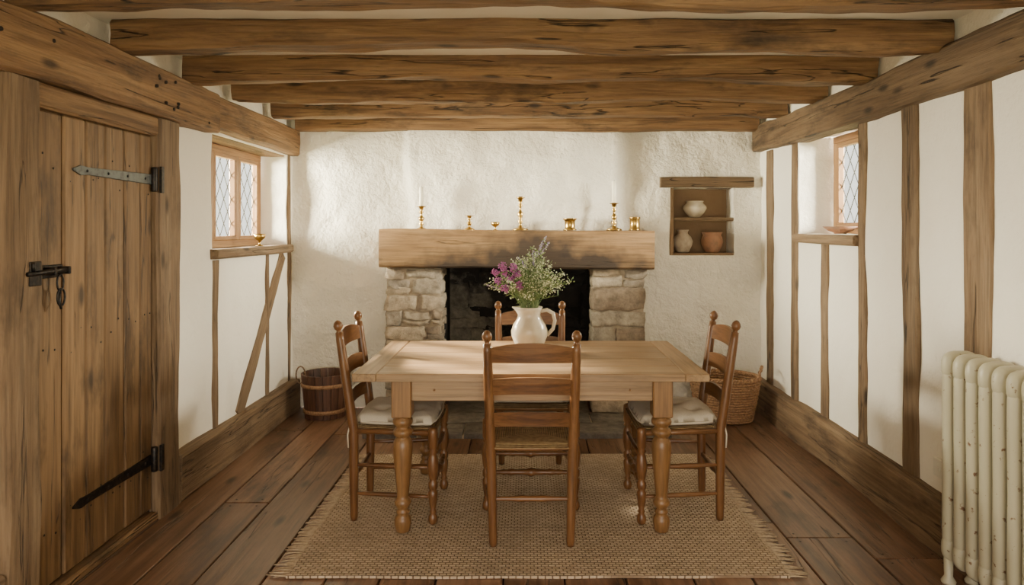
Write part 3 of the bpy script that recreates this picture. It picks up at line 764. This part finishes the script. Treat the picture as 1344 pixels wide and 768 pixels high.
# ------------------------------------------------------------------ jug and flowers
JX, JY = 0.02, 3.72
jug = bpy.data.objects.new('flower_jug', None); jug.location = (JX, JY, TZ+0.001); COL.objects.link(jug)
mb = MB()
JP = [(0, 0.001), (0.052, 0), (0.056, 0.004), (0.058, 0.012), (0.082, 0.045), (0.098, 0.085), (0.099, 0.11), (0.088, 0.145), (0.068, 0.175), (0.060, 0.195), (0.064, 0.22), (0.072, 0.238), (0.069, 0.240), (0.058, 0.22), (0.053, 0.195), (0.06, 0.17), (0.08, 0.12), (0.06, 0.03), (0, 0.012)]
segs = 40; V = []; F = []
for r, z in JP:
    for i in range(segs):
        a = 2*math.pi*i/segs; k = 1.0
        if z > 0.19: k += 0.35*max(0, (z-0.19)/0.05)*math.exp(-((a-math.pi)/0.35)**2)
        V.append((r*k*math.cos(a), r*math.sin(a), z))
for j in range(len(JP)-1):
    for i in range(segs): F.append((j*segs+i, j*segs+(i+1) % segs, (j+1)*segs+(i+1) % segs, (j+1)*segs+i))
mb.add(V, F, M_jug, True)
mb.tube([(0.062, 0, 0.215), (0.095, 0, 0.222), (0.128, 0, 0.205), (0.138, 0, 0.165), (0.128, 0, 0.12), (0.095, 0, 0.085)], [0.010, 0.011, 0.011, 0.010, 0.010, 0.011], M_jug, 10)
mb.obj('jug_body', (0, 0, 0), parent=jug, local=True)
random.seed(21); mb = MB()
def leaf(p, d, ln, w, mat):
    d = Vector(d).normalized(); s_ = d.cross(Vector((random.uniform(-1, 1), random.uniform(-1, 1), 0.5))).normalized()*w
    p = Vector(p); q = p+d*ln; m_ = p+d*ln*0.45+Vector((0, 0, 0.003))
    mb.add([p, m_+s_, q, m_-s_], [(0, 1, 2, 3)], mat)
def stem(ex, ey, ez, kind):
    b0 = Vector((random.uniform(-.02, .02), random.uniform(-.02, .02), 0.10)); m0 = Vector((random.uniform(-.045, .045), random.uniform(-.045, .045), 0.235))
    e = Vector((ex, ey, ez)); pts = []
    for i in range(9):
        t = i/8
        if t < 0.3: pts.append(b0.lerp(m0, t/0.3))
        else:
            k = (t-0.3)/0.7; c = m0+Vector((ex*0.25, ey*0.25, (ez-0.235)*0.6)); pts.append(m0*(1-k)**2+c*2*k*(1-k)+e*k*k)
    mb.tube(pts, [0.0022]*5+[0.0018, 0.0015, 0.0012, 0.001], M_green, 4)
    tip = (pts[-1]-pts[-2]).normalized()
    for i in range(4, 8):
        for _ in range(3):
            d = Vector((random.uniform(-1, 1), random.uniform(-1, 1), random.uniform(-.2, 1)))
            leaf(pts[i].lerp(pts[i+1], random.random()), d, random.uniform(0.02, 0.045), random.uniform(0.003, 0.006), M_green)
    if kind == 'pale':
        for i in range(34):
            t = random.uniform(0.0, 1.0)**0.7; p = pts[5].lerp(pts[8], t)+Vector((random.gauss(0, .014), random.gauss(0, .014), random.gauss(0, .012)))
            mb.blob(p, random.uniform(0.0024, 0.0048), M_pale if random.random() < .85 else M_green, 1)
    elif kind == 'purple':
        c = pts[-1]
        for i in range(70):
            d = Vector((random.gauss(0, 1), random.gauss(0, 1), random.gauss(0, 1))).normalized()*random.uniform(0.008, 0.026)
            mb.blob(c+d, (random.uniform(.003, .006), random.uniform(.003, .006), random.uniform(.002, .005)), M_purple, 1)
    elif kind == 'lav':
        for i in range(30):
            t = i/30; p = pts[8]+tip*(-0.07+0.085*t)+Vector((random.gauss(0, .004), random.gauss(0, .004), 0)); mb.blob(p, 0.0035, M_lav if i % 3 else M_pale, 1)
for i in range(56):
    a = random.uniform(0, 2*math.pi); r = random.uniform(0.02, 0.21)
    stem(r*math.cos(a)*1.15, r*math.sin(a)*0.75, 0.55-r*0.95+random.uniform(-0.07, 0.04)+0.3*max(0, r*math.cos(a))*0.5, 'pale')
for ex, ez in [(-0.13, 0.43), (-0.10, 0.39), (-0.165, 0.385), (-0.07, 0.42), (-0.13, 0.345), (-0.055, 0.36), (-0.18, 0.43), (-0.085, 0.455), (-0.145, 0.465)]:
    stem(ex, random.uniform(-0.10, -0.04), ez, 'purple')
for ex, ez in [(0.085, 0.61), (0.10, 0.58), (0.065, 0.57), (-0.05, 0.50), (0.02, 0.53), (-0.23, 0.36)]:
    stem(ex, random.uniform(-0.04, 0.04), ez, 'lav')
for i in range(18):
    a = random.uniform(0, 2*math.pi); r = random.uniform(0.1, 0.22)
    stem(r*math.cos(a), r*math.sin(a)*0.8, random.uniform(0.30, 0.42), 'leaf')
mb.obj('wildflowers', (0, 0, 0), parent=jug, local=True)

# ------------------------------------------------------------------ rug
random.seed(2)
RX0, RX1, RY0, RY1 = -0.98, 1.08, 2.80, 4.32; mb = MB()
nx, ny = 60, 44; V = []; F = []
for j in range(ny+1):
    for i in range(nx+1):
        u, v = i/nx, j/ny
        X = RX0+(RX1-RX0)*u+0.012*nz((v*6, u, 0)); Y = RY0+(RY1-RY0)*v+0.012*nz((u*5, 3, v))
        V.append((X, Y, 0.011+0.0015*nz((X*5, Y*5, 0))))
for j in range(ny):
    for i in range(nx): a = j*(nx+1)+i; F.append((a, a+1, a+nx+2, a+nx+1))
o = len(V); border = [i for i in range(nx+1)]+[(j+1)*(nx+1)-1 for j in range(1, ny+1)]+[ny*(nx+1)+i for i in range(nx-1, -1, -1)]+[j*(nx+1) for j in range(ny-1, 0, -1)]
for b in border: V.append((V[b][0], V[b][1], 0.0005))
for k in range(len(border)): F.append((border[k], border[(k+1) % len(border)], o+(k+1) % len(border), o+k))
mb.add(V, F, M_rug, False)
for sx, X in ((-1, RX0), (1, RX1)):
    y = RY0+0.005
    while y < RY1:
        l = random.uniform(0.05, 0.09); dy = random.uniform(-0.02, 0.02)
        mb.tube([(X-sx*0.01, y, 0.008), (X+sx*l*0.5, y+dy*0.4, 0.007), (X+sx*l, y+dy, 0.004)], [0.0045, 0.0035, 0.0022], M_fringe, 5)
        y += 0.0125
mb.obj('jute_rug', ((RX0+RX1)/2, (RY0+RY1)/2, 0.0))

# ------------------------------------------------------------------ tub
mb = MB(); ns = 18; H = 0.33
for i in range(ns):
    a0 = 2*math.pi*i/ns+0.012; a1 = 2*math.pi*(i+1)/ns-0.012; V = []
    for z, r in ((0.0, 0.150), (H, 0.180)):
        for a in (a0, (a0+a1)/2, a1):
            V.append((r*math.cos(a), r*math.sin(a), z))
        for a in (a1, (a0+a1)/2, a0):
            V.append(((r-0.016)*math.cos(a), (r-0.016)*math.sin(a), z))
    F = [(k, (k+1) % 6, 6+(k+1) % 6, 6+k) for k in range(6)]+[(5, 4, 3, 2, 1, 0), (6, 7, 8, 9, 10, 11)]
    mb.add(V, F, M_tub)
mb.lathe([(0, 0.02), (0.14, 0.02)], M_tub, None, 24, caps=False)
for z in (0.055, 0.25):
    r = 0.150+0.030*z/H+0.001
    mb.lathe([(r, z-0.014), (r+0.005, z-0.014), (r+0.007, z+0.014), (r+0.001, z+0.014)], M_wick, None, 36, caps=False)
mb.tube([(-0.19+0.035*math.cos(a), 0.0, 0.31+0.065*math.sin(a)) for a in [2*math.pi*i/20 for i in range(20)]], 0.006, M_stud, 6, closed=True)
mb.obj('wooden_tub', (-1.53, 5.24, 0.001), local=True)

# ------------------------------------------------------------------ wicker basket
mb = MB(); rows = 17; nt_ = 96; H = 0.30
def brad(t): return 0.19+0.06*t**0.8
for r in range(rows):
    t = r/(rows-1); z = 0.012+H*t; R = brad(t)
    pts = [((R+0.006*math.sin(24*a+r*math.pi))*math.cos(a), (R+0.006*math.sin(24*a+r*math.pi))*0.78*math.sin(a), z) for a in [2*math.pi*i/nt_ for i in range(nt_)]]
    mb.tube(pts, 0.0098, M_wick, 6, closed=True)
for i in range(24):
    a = 2*math.pi*i/24+0.02
    mb.tube([(brad(t)*math.cos(a), brad(t)*0.78*math.sin(a), 0.01+H*t) for t in (0, 0.25, 0.5, 0.75, 1.03)], 0.006, M_wick, 6)
for k in range(3):
    pts = []
    for i in range(nt_*2):
        a = 2*math.pi*i/(nt_*2); ph = 26*a+k*2*math.pi/3; R = brad(1)+0.010*math.cos(ph)
        pts.append((R*math.cos(a), R*0.78*math.sin(a), H+0.022+0.010*math.sin(ph)))
    mb.tube(pts, 0.0075, M_wick, 6, closed=True)
mb.lathe([(0, 0.008), (0.19, 0.008)], M_wick, Matrix.Diagonal((1, 0.78, 1, 1)), 30, caps=False)
for sx in (-1, 1):
    for k in range(2):
        pts = []
        for i in range(25):
            t = i/24; ph = t*22+k*math.pi
            pts.append((sx*(0.235+0.03*math.sin(math.pi*t)+0.006*math.cos(ph)), 0.085*math.cos(math.pi*t), H+0.015+0.095*math.sin(math.pi*t)+0.006*math.sin(ph)))
        mb.tube(pts, 0.0065, M_wick, 6)
mb.obj('wicker_basket', (1.49, 5.14, 0.001), (0, 0, -0.35), local=True)

# ------------------------------------------------------------------ radiator
mb = MB(); RXf, RXb = 1.685, 1.82
ysec = [2.765-0.075*i for i in range(10)]
for yi, y in enumerate(ysec):
    xs = [RXf+0.02, (RXf+RXb)/2, RXb-0.02]
    for X in xs:
        M = Matrix.Translation((X, y, 0)) @ Matrix.Diagonal((0.8, 1.0, 1, 1))
        mb.lathe([(0.020, 0.13), (0.0275, 0.19), (0.028, 0.28), (0.026, 0.5), (0.028, 0.74), (0.0275, 0.83), (0.020, 0.90)], M_rad, M, 12)
    for zc, sg in ((0.875, 1), (0.145, -1)):
        bm = bmesh.new(); bmesh.ops.create_uvsphere(bm, u_segments=20, v_segments=12, radius=1.0)
        for v in bm.verts:
            c = v.co
            f = lambda q, e: math.copysign(abs(q)**e, q)
            v.co = Vector(((RXf+RXb)/2+f(c.x, 0.6)*(RXb-RXf)/2*1.08, y+f(c.y, 0.8)*0.033, zc+f(c.z, 0.75)*0.062))
        mb.bm(bm, M_rad, True)
for zc in (0.865, 0.155):
    mb.tube([((RXf+RXb)/2, ysec[0]+0.035, zc), ((RXf+RXb)/2, ysec[-1]-0.04, zc)], 0.03, M_rad, 14)
for y in (ysec[0], ysec[-1]):
    for X in (RXf+0.02, RXb-0.02):
        mb.lathe([(0.026, 0.001), (0.028, 0.01), (0.016, 0.03), (0.018, 0.12)], M_rad, Matrix.Translation((X, y, 0)), 12)
mb.tube([((RXf+RXb)/2, ysec[0]+0.03, 0.155), ((RXf+RXb)/2, ysec[0]+0.085, 0.155)], 0.016, M_brass, 10)
mb.tube([((RXf+RXb)/2, ysec[0]+0.085, 0.002), ((RXf+RXb)/2, ysec[0]+0.085, 0.17)], 0.010, M_steel, 10)
mb.lathe([(0.014, 0.17), (0.022, 0.18), (0.024, 0.21), (0.018, 0.23), (0, 0.232)], M_steel, Matrix.Translation(((RXf+RXb)/2, ysec[0]+0.085, 0)), 12)
mb.obj('cast_iron_radiator', (1.75, 2.45, 0))
mb = MB(); mb.box((XR-0.006, 3.10, 0.345), (0.018, 0.085, 0.085), M_socket, 0.004)
mb.box((XR-0.017, 3.10, 0.345), (0.006, 0.03, 0.02), M_socket, 0.002)
mb.obj('wall_socket')

# ------------------------------------------------------------------ outside
mb = MB(); mb.add([(-30, -30, -0.35), (30, -30, -0.35), (30, 40, -0.35), (-30, 40, -0.35)], [(0, 1, 2, 3)], M_grass); mb.obj('ground')

# ------------------------------------------------------------------ lights
W = bpy.data.worlds.new('World'); S.world = W; W.use_nodes = True
bg = W.node_tree.nodes['Background']; bg.inputs[0].default_value = (1.0, 0.965, 0.90, 1); bg.inputs[1].default_value = 2.1
def area(name, loc, target, sx, sy, power, col):
    l = bpy.data.lights.new(name, 'AREA'); l.shape = 'RECTANGLE'; l.size = sx; l.size_y = sy; l.energy = power; l.color = col
    o = bpy.data.objects.new(name, l); o.location = loc
    o.rotation_euler = (Vector(target)-Vector(loc)).to_track_quat('-Z', 'Y').to_euler(); COL.objects.link(o); return o
area('rear_fill_light', (0.0, YR-0.5, 1.3), (0, 4, 1.2), 2.7, 1.8, 100, (1.0, 0.88, 0.72))  # added soft frontal fill behind the camera, no actual garden door there
area('left_window_light', (-3.8, 4.0, 1.6), (0, 5.45, 1.75), 0.8, 0.8, 850, (1.0, 0.91, 0.70))
area('left_window_light', (-3.9, 5.3, 1.95), (1.88, 3.5, 1.1), 0.8, 0.8, 800, (1.0, 0.91, 0.72))
area('right_window_light', (3.9, 3.6, 1.95), (-1.3, 5.4, 1.3), 0.7, 0.7, 700, (1.0, 0.92, 0.76))
area('right_window_light', (3.9, 4.75, 2.1), (-1.87, 3.9, 0.9), 0.8, 0.8, 550, (1.0, 0.91, 0.74))
sl = bpy.data.lights.new('sun', 'SUN'); sl.energy = 60.0; sl.angle = math.radians(5); sl.color = (1.0, 0.86, 0.66)
so = bpy.data.objects.new('sun', sl); so.rotation_euler = Vector((1.9, -1.2, -0.95)).to_track_quat('-Z', 'Y').to_euler(); COL.objects.link(so)

# ------------------------------------------------------------------ camera
cam = bpy.data.cameras.new('camera'); co = bpy.data.objects.new('camera', cam); COL.objects.link(co)
cam.sensor_width = 36; cam.lens = 900/1344*36
cam.shift_x = (672-690)/1344; cam.shift_y = (300-384)/1344
cam.clip_start = 0.05
co.location = (0, 0, CAMZ); co.rotation_euler = (math.pi/2, 0, 0)
S.camera = co
